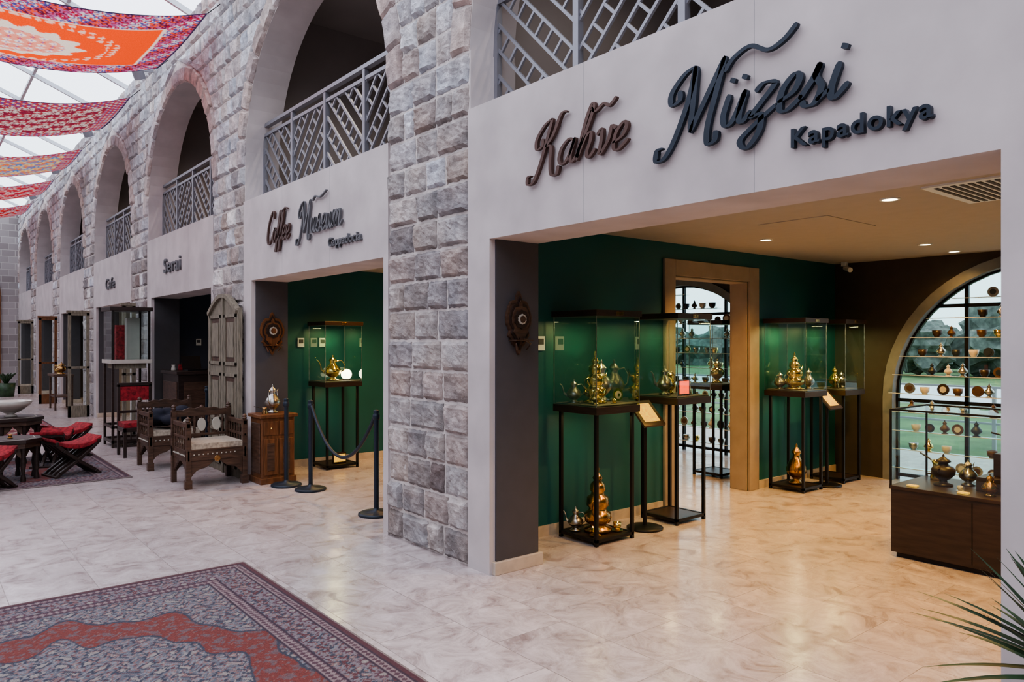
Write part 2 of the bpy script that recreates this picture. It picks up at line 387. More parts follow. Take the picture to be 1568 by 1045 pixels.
# ------------------------------------------------------------------ railings
def clip(p,q,r):
    x0,x1,y0,y1=r; dx=q[0]-p[0];dy=q[1]-p[1];t0,t1=0,1
    for pp,qq in((-dx,p[0]-x0),(dx,x1-p[0]),(-dy,p[1]-y0),(dy,y1-p[1])):
        if abs(pp)<1e-9:
            if qq<0:return None
        else:
            t=qq/pp
            if pp<0:t0=max(t0,t)
            else:t1=min(t1,t)
    if t1-t0<.02:return None
    return (p[0]+dx*t0,p[1]+dy*t0),(p[0]+dx*t1,p[1]+dy*t1)
for k in range(0,8):
    b=MB(); c=cen(k); y0=c-HS+.02;y1=c+HS-.02; X=3.44
    zb=PZ+.07; zt=4.30; zm=4.18
    b.box(X-.03,X+.03,y0,y1,zt-.025,zt+.015,'metal'); b.box(X-.02,X+.02,y0,y1,zm-.018,zm+.018,'metal'); b.box(X-.02,X+.02,y0,y1,zb-.02,zb+.02,'metal')
    n=4; w=(y1-y0)/n
    for i in range(n+1):
        yy=y0+w*i; b.box(X-.025,X+.025,yy-.025,yy+.025,PZ,zt,'metal')
    s=.135; q=.7071
    for i in range(n):
        ya=y0+w*i; r=(ya,ya+w,zb,zm); yc=ya+w/2; zc=(zb+zm)/2; m_=1 if i%2 else -1
        def W(p,qq):
            return (yc+m_*(p*q-qq*q), zc+(p*q+qq*q))
        for a in range(-5,6):
            sg=clip(W(-1.2,a*s),W(1.2,a*s),r)
            if sg: b.bar((X,)+sg[0],(X,)+sg[1],.022,.02,'metal',up=(1,0,0))
            if a%2==0:
                for p in range(-6,7):
                    sg=clip(W(p*s,a*s),W(p*s,(a+1)*s),r)
                    if sg and math.dist(sg[0],sg[1])>.03: b.bar((X,)+sg[0],(X,)+sg[1],.02,.018,'metal',up=(1,0,0))
    b.build('balcony_railing',o=(X,c,PZ))
# ------------------------------------------------------------------ skylight
b=MB(); xr=-.9; zr=8.2
for i in range(0,20):
    yy=-7+i*2.05
    b.bar((XF+.2,yy,ZT+.02),(xr,yy,zr),.05,.08,'steel'); b.bar((-5.1,yy,ZT+.02),(xr,yy,zr),.05,.08,'steel')
for t in(0,.33,.66,1):
    b.bar((XF+.2+(xr-XF-.2)*t,-7,ZT+.03+(zr-ZT)*t),(XF+.2+(xr-XF-.2)*t,YE+.3,ZT+.03+(zr-ZT)*t),.05,.06,'steel')
    b.bar((-5.1+(xr+5.1)*t,-7,ZT+.03+(zr-ZT)*t),(-5.1+(xr+5.1)*t,YE+.3,ZT+.03+(zr-ZT)*t),.05,.06,'steel')
b.build('skylight_frame')
for i in range(5):
    y=8.9+i*4.4; b=MB()
    b.cyl((2.98,y,5.95),(2.86,y-.1,6.2),.09,'metal',seg=18); b.bar((2.92,y-.05,6.08),(3.17,y-.05,6.1),.03,.03,'metal')
    b.build('wall_spotlight',o=(3.17,y-.05,6.1))
# ------------------------------------------------------------------ rugs
def pick(idx,pal): return np.array(pal,dtype=np.float32)[idx]
def floral(a,b,s,k=6,tw=0.0):
    x=a/s;y=b/s; fx=x-np.floor(x)-.5;fy=y-np.floor(y)-.5
    r=np.hypot(fx,fy);t=np.arctan2(fy,fx); par=(np.floor(x)+np.floor(y)).astype(int)%2
    o=np.zeros_like(a,dtype=int); rr=.34+.09*np.cos(k*t+par*PI+tw)
    o[r<rr]=1; o[r<rr*.62]=2; o[r<.1]=3
    return o,par
def rugcol(U,V,W,L,style):
    e=np.minimum(np.minimum(U,W-U),np.minimum(V,L-V))
    dx=np.abs(U-W/2);dy=np.abs(V-L/2)
    f1,p1=floral(dx,dy,.12)
    if style==0:
        navy=(.045,.048,.068);gb=(.115,.115,.135);pink=(.205,.12,.115);red=(.165,.040,.034);cream=(.25,.22,.205);mar=(.105,.036,.042);lb=(.18,.185,.205)
        wx=dx+.022*np.sin(dy*27)+.012*np.sin(dy*61+1);wy=dy+.022*np.sin(dx*31)+.012*np.sin(dx*57+2)
        fa,_=floral(wx,wy,.115,5); fb,pb_=floral(wx*.8+wy*.6+.03,wy*.8-wx*.6+.05,.071,4); fc,_=floral(wx+.06,wy+.02,.041,6)
        vine=np.abs(np.sin(wx*47+2.4*np.sin(wy*33))+.3*np.sin(wy*87))<.24
        vine2=np.abs(np.sin(wy*53+2.1*np.sin(wx*41)))<.2
        def busy(bg,c1,c2,c3,c4):
            c=np.zeros((len(U),3),dtype=np.float32); c[:]=bg
            s=fc>=2; c[s]=c4
            c[vine]=c3; c[vine2]=c1
            s=fb==1; c[s]=c2; s=fb>=2; c[s]=c1
            s=fa==1; c[s]=navy; s=fa==2; c[s]=pick(pb_,[c3,pink])[s]; s=fa==3; c[s]=cream
            return c
        field=busy(gb,lb,pink,cream,mar); redf=busy(red,red,(.18,.05,.05),red,(.24,.09,.08)); 
        col=field.copy()
        th=np.arctan2(dy/1.62,dx/1.15); rad=((dx/1.15)**2.6+(dy/1.62)**2.6)**(1/2.6)
        R=1+.045*np.cos(14*th)+.02*np.cos(28*th)
        inr=rad<R; inner=R*(.80+.03*np.cos(18*th)); redz=inr&(rad>inner); col[redz]=red
        m=redz&((fa>=2)|(vine&vine2)|(fb>=2)); col[m]=(.135,.085,.09); m=redz&(fc==3); col[m]=(.22,.12,.10)
        col[inr&(rad>R*.985)]=navy; col[(rad<=inner)&(rad>inner*.985)]=navy
        core=rad<.34; col[core]=redf[core]; col[(rad>.34)&(rad<.355)]=navy
        bd=e<.37; cb=busy(mar,pink,lb,(.17,.14,.155),navy); fbd,_=floral(U,V,.185,8); s=fbd==1; cb[s]=(.18,.15,.165); s=fbd==2; cb[s]=(.10,.045,.06); s=fbd==3; cb[s]=cream
        col[bd]=cb[bd]
        for a,b_ in((.30,.355),(.055,.10)):
            g=(e>a)&(e<b_); zz=np.sin((U+V)*85)*np.sin((U-V)*85)>0
            col[g]=np.where(zz[g][:,None],np.array((.24,.18,.18)),np.array((.09,.045,.06)))
        for a,b_ in((.10,.115),(.285,.30),(.355,.37),(.04,.055)): col[(e>a)&(e<b_)]=(.05,.03,.045)
        col[e<.04]=(.09,.035,.042); col[e<.012]=(.22,.18,.17)
    elif style==1:
        col=np.zeros((len(U),3),dtype=np.float32); col[:]=(.95,.085,.012)
        rad=np.hypot((dx)/.75,dy/.55); col[rad<1+.08*np.cos(14*np.arctan2(dy,dx))]=(.8,.65,.5)
        a=rad<.75; col[a]=pick(f1,[(.85,.3,.2),(.85,.7,.6),(.8,.12,.06),(.3,.15,.35)])[a]
        s=(rad>=1.08)&((f1>=1)&(np.abs(rad-1.5)<.12)); col[s]=(.9,.5,.35)
        bd=e<.42; z=((U*9).astype(int)+(V*9).astype(int)+(np.abs(((U-V)*9)%1-.5)*4).astype(int)+(np.abs(((U+V)*9)%1-.5)*3).astype(int))%6
        cb=pick(z,[(.42,.015,.04),(.62,.5,.5),(.07,.07,.25),(.8,.09,.04),(.12,.015,.04),(.45,.12,.25)]); col[bd]=cb[bd]
        col[(e>.40)&(e<.43)]=(.8,.6,.45)
        col[e<.03]=(.05,.03,.07)
    else:
        q=(np.floor(U/.20)+np.floor(V/.20)).astype(int)
        base=[[(.30,.03,.04),(.52,.42,.35),(.20,.02,.04)],[(.6,.15,.04),(.08,.15,.32),(.55,.42,.2)],[(.52,.03,.03),(.28,.02,.04),(.5,.33,.3)],[(.55,.03,.02),(.22,.015,.02),(.4,.3,.3)]][(style-2)%4]
        col=pick(q%3,base); s=(f1>=1); col[s]=pick((q+1)%3,base)[s]; s=f1==3; col[s]=(.55,.47,.42)
        bd=e<.3; z=((np.abs(((U+V)*7)%1-.5)*4).astype(int)+(np.abs(((U-V)*7)%1-.5)*4).astype(int))%4
        cb=pick(z,[(.13,.06,.18),(.42,.04,.04),(.48,.40,.35),(.2,.02,.05)]); col[bd]=cb[bd]; col[e<.03]=(.05,.02,.06)
    return col
def rug(name,x0,x1,y0,y1,cell,style,zf,mt,thick=.012,dim=1.0):
    W=x1-x0;L=y1-y0; nx=int(W/cell)+1;ny=int(L/cell)+1
    u=np.linspace(0,W,nx);v=np.linspace(0,L,ny); U,V=np.meshgrid(u,v); U=U.ravel();V=V.ravel()
    col=rugcol(U,V,W,L,style)*dim
    Z=zf(U/W,V/L)
    co=np.stack([U-W/2,V-L/2,Z],1).astype(np.float32)
    i=np.arange(nx-1);j=np.arange(ny-1); I,J=np.meshgrid(i,j); p=(J*nx+I).ravel()
    F=np.stack([p,p+1,p+nx+1,p+nx],1)
    me=bpy.data.meshes.new(name); me.from_pydata(co.tolist(),[],F.tolist())
    a=me.color_attributes.new('Col','FLOAT_COLOR','POINT'); a.data.foreach_set('color',np.concatenate([col,np.ones((len(col),1))],1).astype(np.float32).ravel())
    me.materials.append(M[mt]); me.polygons.foreach_set('use_smooth',[True]*len(F))
    ob=bpy.data.objects.new(name,me); ob.location=((x0+x1)/2,(y0+y1)/2,0); bpy.context.scene.collection.objects.link(ob)
    if mt=='rug':
        so=ob.modifiers.new('thick','SOLIDIFY'); so.thickness=thick; so.offset=-1
    return ob
flat=lambda u,v: np.full_like(u,.013)
rug('floor_rug',-1.05,1.945,1.1,5.53,.0072,0,flat,'rug')
rug('floor_rug',-1.6,2.12,9.85,12.45,.02,0,flat,'rug')
rug('floor_rug',-.6,2.2,15.2,18.4,.04,2,flat,'rug',dim=.6)
for i in range(5):
    y=[9.9,14.15,18.6,22.7,27][i]; ph=i*1.3
    sag=lambda u,v,ph=ph: 5.48+.40*(2*u-1)**2+.035*np.sin(v*7+ph+u*3)*(1-(2*u-1)**2)-.05*np.sin(v*PI)
    rug('hanging_rug',-.95,3.02,y,y+2.5,.02 if i<2 else .04,i+1,sag,'hrug',.006)
b=MB()
for i in range(5):
    for yy in(0,2.5):
        y=[9.9,14.15,18.6,22.7,27][i]+yy; b.tube([(3.02,y,5.88),(3.18,y,6.05)],.006,'black',6); b.tube([(-.95,y,5.88),(-4.98,y,6.1)],.006,'black',6)
b.build('rug_hanging_cables')
# ------------------------------------------------------------------ lettering
G={
'a':(1.08,[[(.78,.85),(.45,1.0),(.1,.7),(.05,.25),(.3,0),(.6,.25),(.82,.98)],[(.82,.98),(.72,.3),(.87,0),(1.14,.25)]]),
'h':(1.0,[[(0,.15),(.32,1.1),(.5,1.9),(.38,2.15),(.22,1.7),(.12,.9),(.08,0)],[(.1,.1),(.35,.85),(.6,1.0),(.68,.7),(.6,.2),(.77,0),(1.05,.28)]]),
'v':(.92,[[(0,.8),(.2,1.0),(.3,.6),(.36,0),(.7,.5),(.74,1.0),(.98,.85)]]),
'e':(.80,[[(.05,.3),(.5,.5),(.62,.85),(.42,1.02),(.12,.65),(.15,.12),(.42,0),(.85,.32)]]),
'K':(1.6,[[(.75,2.1),(.62,1.2),(.45,.2),(.2,-.45),(-.15,-.5),(-.22,-.2),(-.02,-.15)],[(.75,2.1),(.3,1.9),(-.05,1.4),(.05,.95),(.38,1.05),(.33,1.35)],[(1.6,2.2),(1.25,2.15),(.98,1.4),(.62,.95)],[(.62,.95),(.95,.9),(1.1,.25),(1.3,-.3),(1.65,-.35),(1.68,0)]]),
'M':(2.3,[[(.75,2.25),(.3,2.1),(-.1,1.6),(0,1.2),(.32,1.3),(.25,1.6)],[(.75,2.25),(.72,1.2),(.45,0),(.15,-.55),(-.2,-.6),(-.25,-.25),(0,-.2)],[(.75,2.25),(.93,1.2),(1.08,.1)],[(1.08,.1),(1.5,1.2),(1.9,2.25)],[(1.9,2.25),(1.84,1.2),(1.78,.2),(1.92,-.4),(2.2,-.35),(2.18,-.05)]]),
'u':(1.05,[[(.12,.98),(.05,.3),(.25,0),(.5,.2),(.72,.98)],[(.72,.98),(.67,.25),(.82,0),(1.1,.28)]]),
'U':(1.05,[[(.12,.98),(.05,.3),(.25,0),(.5,.2),(.72,.98)],[(.72,.98),(.67,.25),(.82,0),(1.1,.28)],[(.12,1.32),(.13,1.40),(.14,1.46)],[(.56,1.32),(.57,1.40),(.58,1.46)]]),
'z':(.92,[[(.05,.82),(.3,1.02),(.7,.92),(.35,.45),(.08,.08),(.42,.1),(.52,-.4),(.2,-.85),(-.12,-.6),(.2,-.25),(.95,.28)]]),
's':(.85,[[(-.02,.22),(.28,.72),(.42,1.12)],[(.42,1.12),(.36,.78),(.62,.42),(.52,.02),(.25,-.02),(.08,.14)],[(.55,.06),(.9,.28)]]),
'i':(.55,[[(.18,.98),(.1,.3),(.25,0),(.6,.35)],[(.20,1.30),(.21,1.38),(.22,1.44)]]),
'C':(1.3,[[(1.25,1.7),(1.2,2.15),(.8,2.2),(.2,1.4),(.1,.4),(.5,-.1),(1.0,.1),(1.25,.45)]]),
'o':(.88,[[(.5,1.0),(.12,.7),(.08,.25),(.35,0),(.65,.35),(.62,.85),(.45,1.0),(.6,.8),(.92,.8)]]),
'f':(.68,[[(0,0),(.4,1.0),(.55,1.9),(.4,2.1),(.25,1.4),(.1,-.2),(.02,-.7),(.22,-.6),(.3,0),(.7,.35)]]),
'm':(1.6,[[(.05,.9),(.15,.98),(.12,0)],[(.12,.1),(.42,.95),(.62,.9),(.58,0)],[(.58,.1),(.9,.95),(1.1,.9),(1.08,.2),(1.25,0),(1.55,.3)]]),
}
def catmull(P,n=9):
    P=[P[0]]+list(P)+[P[-1]]; out=[]
    for i in range(1,len(P)-2):
        for t in range(n):
            t/=n; p=[]
            for d in(0,1):
                a,b_,c,e=P[i-1][d],P[i][d],P[i+1][d],P[i+2][d]
                p.append(.5*((2*b_)+(-a+c)*t+(2*a-5*b_+4*c-e)*t*t+(-a+3*b_-3*c+e)*t**3))
            out.append(tuple(p))
    out.append(P[-1]); return out
SL=.28
def stroke(b,pts,y0,z0,sx,sz,mt,wmax,wmin,xs=3.145,xe=3.168):
    Q=[]
    for (u,v) in catmull(pts): Q.append(((u+SL*v)*sx,v*sz))
    n=len(Q); L=[];R=[]
    for i in range(n):
        a=Q[max(0,i-1)];c=Q[min(n-1,i+1)]; dx=c[0]-a[0];dz=c[1]-a[1];l=math.hypot(dx,dz) or 1e-6; dx/=l;dz/=l
        tcap=min(1,min(i,n-1-i)/3+.45)
        k_=abs(dz)**1.3
        w=(wmin+(wmax-wmin)*k_)*tcap/2
        nx,nz=-dz,dx
        L.append((Q[i][0]+nx*w,Q[i][1]+nz*w));R.append((Q[i][0]-nx*w,Q[i][1]-nz*w))
    vs=[]
    for x in(xs,xe):
        for i in range(n): vs.append((x,y0-L[i][0],z0+L[i][1])); vs.append((x,y0-R[i][0],z0+R[i][1]))
    fs=[];o=2*n
    for i in range(n-1):
        fs.append((2*i,2*i+1,2*i+3,2*i+2)); fs.append((2*i,2*i+2,o+2*i+2,o+2*i)); fs.append((2*i+1,o+2*i+1,o+2*i+3,2*i+3)); fs.append((o+2*i,o+2*i+2,o+2*i+3,o+2*i+1))
    fs.append((0,o,o+1,1)); fs.append((2*n-2,2*n-1,o+2*n-1,o+2*n-2))
    b.add(vs,fs,mt)
    m_=Q[n//2]; b.box(xe-.002,3.182,y0-m_[0]-.003,y0-m_[0]+.003,z0+m_[1]-.003,z0+m_[1]+.003,mt)
def word(b,txt,y0,z0,sx,sz,mt,wmax=.034,wmin=.011,extra=()):
    u=0
    for ch in txt:
        adv,st=G[ch]
        for s in st: stroke(b,[(p[0]+u,p[1]) for p in s],y0,z0,sx,sz,mt,wmax,wmin)
        u+=adv
    for s in extra: stroke(b,s,y0,z0,sx,sz,mt,wmax*.8,wmin*1.5)
def sans(txt,y0,z0,width,mt,name,h=.13):
    cu=bpy.data.curves.new(name,'FONT'); cu.body=txt; cu.size=h; cu.extrude=.014; cu.offset=.0022; cu.space_character=1.12
    ob=bpy.data.objects.new(name,cu); bpy.context.scene.collection.objects.link(ob)
    bpy.context.view_layer.update()
    w=ob.dimensions.x; k=width/w
    dg=bpy.context.evaluated_depsgraph_get(); me=bpy.data.meshes.new_from_object(ob.evaluated_get(dg))
    bpy.data.objects.remove(ob)
    for v in me.vertices:
        x,y,z=v.co; v.co=(3.166-z,y0-x*k,z0+y)
    me.materials.clear(); me.materials.append(M[mt]); me.update()
    ob=bpy.data.objects.new(name,me); bpy.context.scene.collection.objects.link(ob); return ob
b=MB(); word(b,'Kahve',3.655,2.745,.150,.145,'bronze_l',.027,.009,extra=[[(3.05,2.0),(3.3,1.8),(3.7,2.0),(4.05,1.85),(4.35,2.1)]]); b.build('kahve_sign_lettering')
b=MB(); word(b,'MUzesi',2.57,2.715,.152,.155,'slate_l',.034,.011,extra=[[(2.0,1.75),(2.25,2.1),(2.8,2.3),(3.5,2.0),(4.0,2.15),(4.35,2.5)]]); b.build('muzesi_sign_lettering')
sans('Kapadokya',1.845,2.54,.61,'slate_l','kapadokya_sign_lettering',.12)
b=MB(); word(b,'Coffee',8.24,2.745,.124,.15,'bronze_l',.024,.009,extra=[[(2.7,2.15),(3.1,2.0),(3.6,2.25),(4.1,2.15)]]); b.build('coffee_sign_lettering')
SL=.2
b=MB(); word(b,'Museum',7.38,2.74,.132,.15,'grey_l',.022,.009,extra=[[(2.3,2.1),(2.7,2.35),(3.6,2.2),(4.6,2.5)]]); b.build('museum_sign_lettering')
sans('Cappadocia',6.68,2.56,.66,'grey_l','cappadocia_sign_lettering',.12)
sans('Serai',12.6,2.72,.9,'grey_l','shop_sign_lettering',.32)
sans('Cafe',17.0,2.7,.8,'grey_l','shop_sign_lettering',.3)
# ------------------------------------------------------------------ display cases
def display_case(x0,x1,y0,y1,zt=1.12,top=1.9):
    b=MB(); t=.028; o=.035
    for x in(x0,x1-t):
        for y in(y0,y1-t): b.box(x,x+t,y,y+t,0,zt-.06,'black')
    for z in(.03,):
        b.box(x0,x1,y0,y0+t,z,z+t,'black');b.box(x0,x1,y1-t,y1,z,z+t,'black');b.box(x0,x0+t,y0,y1,z,z+t,'black');b.box(x1-t,x1,y0,y1,z,z+t,'black')
        b.box(x0+t,x1-t,y0+t,y1-t,z+.012,z+.024,'dwood')
    b.box(x0-o,x1+o,y0-o,y1+o,zt-.06,zt,'dwood')
    b.box(x0-o+.015,x1+o-.015,y0-o+.015,y1+o-.015,zt,zt+.012,'brownw')
    g=.006; a0,a1,c0,c1=x0-o+g,x1+o-g,y0-o+g,y1+o-g
    b.quad((a0,c0,zt),(a1,c0,zt),(a1,c0,top-.05),(a0,c0,top-.05),'glass'); b.quad((a0,c1,zt),(a1,c1,zt),(a1,c1,top-.05),(a0,c1,top-.05),'glass')
    b.quad((a0,c0,zt),(a0,c1,zt),(a0,c1,top-.05),(a0,c0,top-.05),'glass'); b.quad((a1,c0,zt),(a1,c1,zt),(a1,c1,top-.05),(a1,c0,top-.05),'glass')
    for x in(a0,a1):
        for y in(c0,c1): b.box(x-.003,x+.003,y-.003,y+.003,zt,top-.05,'silver')
    b.box(x0-o-.01,x1+o+.01,y0-o-.01,y1+o+.01,top-.05,top,'dwood')
    b.box((x0+x1)/2-.04,(x0+x1)/2+.04,(y0-o-.014),y0-o-.01,top-.04,top-.012,'copper')
    b.build('glass_display_case',o=((x0+x1)/2,(y0+y1)/2,0),bevel=.003)
def lamp(name,kind,loc,power,col,size=.05,rot=None,spot=None):
    l=bpy.data.lights.new(name,kind); l.energy=power; l.color=col
    if kind=='AREA': l.shape='DISK'; l.size=size
    else: l.shadow_soft_size=size
    if kind=='SPOT': l.spot_size=spot or 1.2; l.spot_blend=.6
    o=bpy.data.objects.new(name,l); o.location=loc
    if rot: o.rotation_euler=rot
    bpy.context.scene.collection.objects.link(o); return o
WARM=(1,.53,.15)
IB=[(0,0),(.22,0),(.25,.03),(.14,.08),(.11,.13),(.22,.2),(.32,.3),(.33,.38),(.25,.52),(.13,.64),(.11,.72),(.16,.78),(.15,.80),(.08,.87),(.03,.91),(.045,.94),(.0,1)]
SA=[(0,0),(.28,0),(.28,.05),(.12,.10),(.10,.17),(.2,.22),(.33,.36),(.35,.5),(.28,.6),(.15,.64),(.14,.72),(.22,.76),(.2,.8),(.08,.88),(.03,.92),(.04,.95),(0,1)]
TO=[(0,0),(.26,0),(.27,.04),(.16,.07),(.15,.1),(.24,.14),(.25,.26),(.18,.3),(.16,.34),(.21,.38),(.2,.5),(.13,.54),(.12,.58),(.15,.61),(.13,.7),(.07,.75),(.1,.79),(.05,.84),(.02,.88),(.035,.92),(0,1)]
def pot(x,y,z,h,mt,kind='ibrik',name='brass_coffee_pot',ang=0,sr=None):
    b=MB(); ca,sa=math.cos(ang),math.sin(ang); k_=(sr or 1)
    P=lambda r,zz:(x+r*h*ca*k_,y+r*h*sa*k_,z+zz*h)
    if kind=='ibrik':
        b.lathe((x,y,z),IB,mt,24,h,h*k_)
        b.tube([P(.28,.3),P(.42,.4),P(.46,.58),P(.52,.74),P(.6,.8)],[.06*h,.045*h,.03*h,.022*h,.015*h],mt)
        b.tube([P(-.12,.74),P(-.32,.78),P(-.45,.62),P(-.43,.42),P(-.3,.32)],[.02*h]*5,mt)
    elif kind=='tower':
        b.lathe((x,y,z),TO,mt,24,h,h*k_)
        b.tube([P(.2,.46),P(.34,.5),P(.4,.62)],[.03*h,.02*h,.012*h],mt); b.tube([P(-.2,.48),P(-.34,.46),P(-.32,.3),P(-.22,.24)],[.015*h]*4,mt)
        for i in range(8):
            t=2*PI*i/8; b.lathe((x+.24*h*k_*math.cos(t),y+.24*h*k_*math.sin(t),z+.2*h),[(0,-.025*h),(.022*h,0),(0,.025*h)],'copper',8)
    elif kind=='samovar':
        b.lathe((x,y,z),SA,mt,24,h,h*k_)
        for s in(1,-1): b.tube([P(.3*s,.55),P(.46*s,.58),P(.48*s,.45),P(.33*s,.4)],[.02*h]*4,mt)
        b.tube([(x-sa*.3*h,y+ca*.3*h,z+.33*h),(x-sa*.48*h,y+ca*.48*h,z+.3*h),(x-sa*.48*h,y+ca*.48*h,z+.22*h)],[.03*h,.025*h,.02*h],mt)
    elif kind=='cezve':
        b.lathe((x,y,z),[(0,0),(.4,0),(.42,.1),(.34,.5),(.28,.75),(.36,1),(.33,1),(.25,.76),(.3,.5),(0,.1)],mt,20,h)
        b.tube([P(.3,.85),P(.9,1.05),P(1.5,1.2)],[.05*h,.04*h,.05*h],'dwood')
    elif kind=='cup':
        b.lathe((x,y,z),[(0,0),(.9,.05),(1.1,.18),(1.05,.2),(.3,.1)],mt,16,h*.5,h*.5); b.lathe((x,y,z+.06*h),[(.2,0),(.35,.05),(.5,.4),(.55,.9),(.5,.9),(.4,.3),(0,.1)],mt,16,h*.8,h*.7)
    elif kind=='bowl':
        b.lathe((x,y,z),[(0,0),(.3,0),(.28,.06),(.15,.12),(.5,.3),(.85,.55),(1,.8),(.95,.8),(.6,.4),(0,.2)],mt,28,h)
    b.build(name,o=(x,y,z)); 
def plate_on_stand(x,y,z,r,mt,name='display_plate'):
    b=MB(); n=22
    for rr,yy,m_ in((r,0,mt),(r*.6,-.006,'pearl'),(r*.25,-.012,mt)):
        b.prism([(x+rr*math.cos(2*PI*i/n)*.8,y+yy+math.cos(2*PI*i/n)*rr*-.3,z+r+.01+rr*math.sin(2*PI*i/n)) for i in range(n)],(.006,.008,0),m_)
    b.bar((x-.03,y,z),(x+.01,y+.03,z+r),.01,.01,'black'); b.build(name,o=(x,y,z))
display_case(4.27,4.72,4.17,4.61); display_case(5.32,5.74,4.20,4.62,1.14); display_case(7.5,7.9,4.22,4.64,1.1); display_case(8.38,8.78,4.22,4.64,1.08)
display_case(7.55,7.97,5.3,5.72,1.12); display_case(4.15,4.6,8.82,9.26,1.12)
ZC=1.132
pot(4.47,4.38,ZC,.44,'brass','tower','brass_coffee_service',sr=.85); pot(4.36,4.27,ZC,.13,'brass','ibrik'); plate_on_stand(4.64,4.28,ZC,.055,'brass'); pot(4.67,4.5,ZC,.36,'silver','ibrik','silver_coffee_pot',.6,.8); pot(4.34,4.5,ZC,.2,'silver','ibrik','silver_coffee_pot',2.6)
pot(4.55,4.24,ZC,.05,'brass','cup','brass_cup')
pot(4.50,4.38,.06,.56,'copper','tower','copper_ewer',.5,.8); pot(4.36,4.27,.06,.09,'brass','cup','brass_cup'); pot(4.62,4.27,.06,.09,'brass','cup','brass_cup'); pot(4.36,4.5,.06,.2,'silver','ibrik','silver_coffee_pot',2)
pot(5.42,4.42,1.155,.27,'silver','ibrik','silver_coffee_pot',2.5,.8); pot(5.64,4.34,1.155,.12,'copper','cezve','copper_cezve',.4); pot(5.6,4.5,1.155,.22,'brass','ibrik','brass_coffee_pot',.5,.8)
b=MB(); b.box(5.42,5.58,4.26,4.28,1.153,1.30,'dwood'); b.box(5.435,5.565,4.255,4.262,1.168,1.285,'redlit'); b.build('framed_photo',o=(5.5,4.27,1.153))
pot(7.66,4.42,1.112,.42,'brass','tower','brass_coffee_service'); pot(7.82,4.34,1.112,.24,'silver','ibrik','silver_coffee_pot',.3,.8); pot(7.58,4.55,1.112,.2,'silver','ibrik','silver_coffee_pot'); pot(7.80,4.52,1.112,.3,'silver','samovar','silver_samovar',0,.7)
pot(7.70,4.42,.06,.45,'copper','ibrik','copper_ewer',.4,.75)
pot(8.55,4.42,1.092,.26,'brass','ibrik','brass_coffee_pot',.5,.85); pot(8.46,4.36,1.092,.1,'copper','cezve','copper_cezve',2.5); pot(8.68,4.4,1.092,.2,'silver','samovar','silver_samovar',0,.8)
pot(7.75,5.5,ZC,.3,'brass','samovar','brass_samovar',0,.8)
pot(4.33,9.02,ZC,.34,'brass','ibrik','brass_coffee_pot',2.6)
b=MB(); b.lathe((4.5,8.97,ZC),[(0,0),(.05,0),(.045,.02),(0,.02)],'dwood',16); b.lathe((4.5,8.97,ZC+.08),[(.07*math.sin(PI*i/12),-.07*math.cos(PI*i/12)) for i in range(13)],'globe',20); b.build('globe_lamp',o=(4.5,8.97,ZC))
b=MB(); b.box(4.28,4.46,8.9,8.93,.06,.2,'dwood'); b.box(4.29,4.45,8.895,8.9,.08,.18,'paper'); b.build('exhibit_label',o=(4.37,8.9,.06))
for (x,y,z,p) in((4.49,4.34,1.82,8),(5.53,4.4,1.82,5),(7.7,4.42,1.82,8),(8.58,4.42,1.82,6),(4.37,9.02,1.82,8),(7.75,5.5,1.82,3)):
    lamp('case_light','AREA',(x,y,z),p,(1,.80,.30),.12)
for (x,y) in((4.49,4.38),(5.53,4.4),(7.7,4.42),(4.37,9.02)): lamp('case_underlight','AREA',(x,y,1.03),2.0,(1,.78,.35),.1)
def info_stand(x,y,h=.98,mt='paper'):
    b=MB(); b.lathe((x,y,0),[(0,0),(.16,0),(.16,.015),(.14,.022),(.02,.03),(0,.03)],'black',28); b.cyl((x,y,.02),(x,y,h),.018,'black')
    b.add([(x-.14,y-.12,h-.06),(x+.14,y-.12,h-.06),(x+.14,y+.07,h+.14),(x-.14,y+.07,h+.14),(x-.14,y-.11,h-.075),(x+.14,y-.11,h-.075),(x+.14,y+.08,h+.125),(x-.14,y+.08,h+.125)],[(0,1,2,3),(7,6,5,4),(0,4,5,1),(1,5,6,2),(2,6,7,3),(3,7,4,0)],'dwood')
    b.add([(x-.10,y-.0935,h-.030),(x+.10,y-.0935,h-.030),(x+.10,y+.045,h+.116),(x-.10,y+.045,h+.116)],[(0,1,2,3)],mt)
    b.build('info_stand',o=(x,y,0))
info_stand(5.04,4.33); info_stand(8.14,4.3,.95); info_stand(3.85,6.2,1.0,'white')
# glass counter
b=MB(); x0,x1,y0,y1=5.85,6.5,.9,2.58
b.box(x0,x1,y0,y1,.04,.52,'dwood'); b.box(x0+.03,x1-.03,y0+.03,y1-.03,0,.04,'black')
for yy in(1.46,2.02): b.box(x0-.004,x0,yy-.003,yy+.003,.06,.5,'black')
b.box(x0-.01,x1+.01,y0-.01,y1+.01,.52,.545,'dwood')
for x in(x0,x1):
    for y in(y0,y1): b.box(x-.007,x+.007,y-.007,y+.007,.545,1.13,'black')
    b.box(x-.006,x+.006,y0,y1,1.118,1.132,'black')
for y in(y0,y1): b.box(x0,x1,y-.006,y+.006,1.118,1.132,'black')
b.quad((x0,y0,.545),(x0,y1,.545),(x0,y1,1.12),(x0,y0,1.12),'glass'); b.quad((x1,y0,.545),(x1,y1,.545),(x1,y1,1.12),(x1,y0,1.12),'glass')
b.quad((x0,y0,.545),(x1,y0,.545),(x1,y0,1.12),(x0,y0,1.12),'glass'); b.quad((x0,y1,.545),(x1,y1,.545),(x1,y1,1.12),(x0,y1,1.12),'glass')
b.quad((x0,y0,1.125),(x1,y0,1.125),(x1,y1,1.125),(x0,y1,1.125),'glass')
b.build('glass_counter',o=(6.17,1.75,0),bevel=.003)
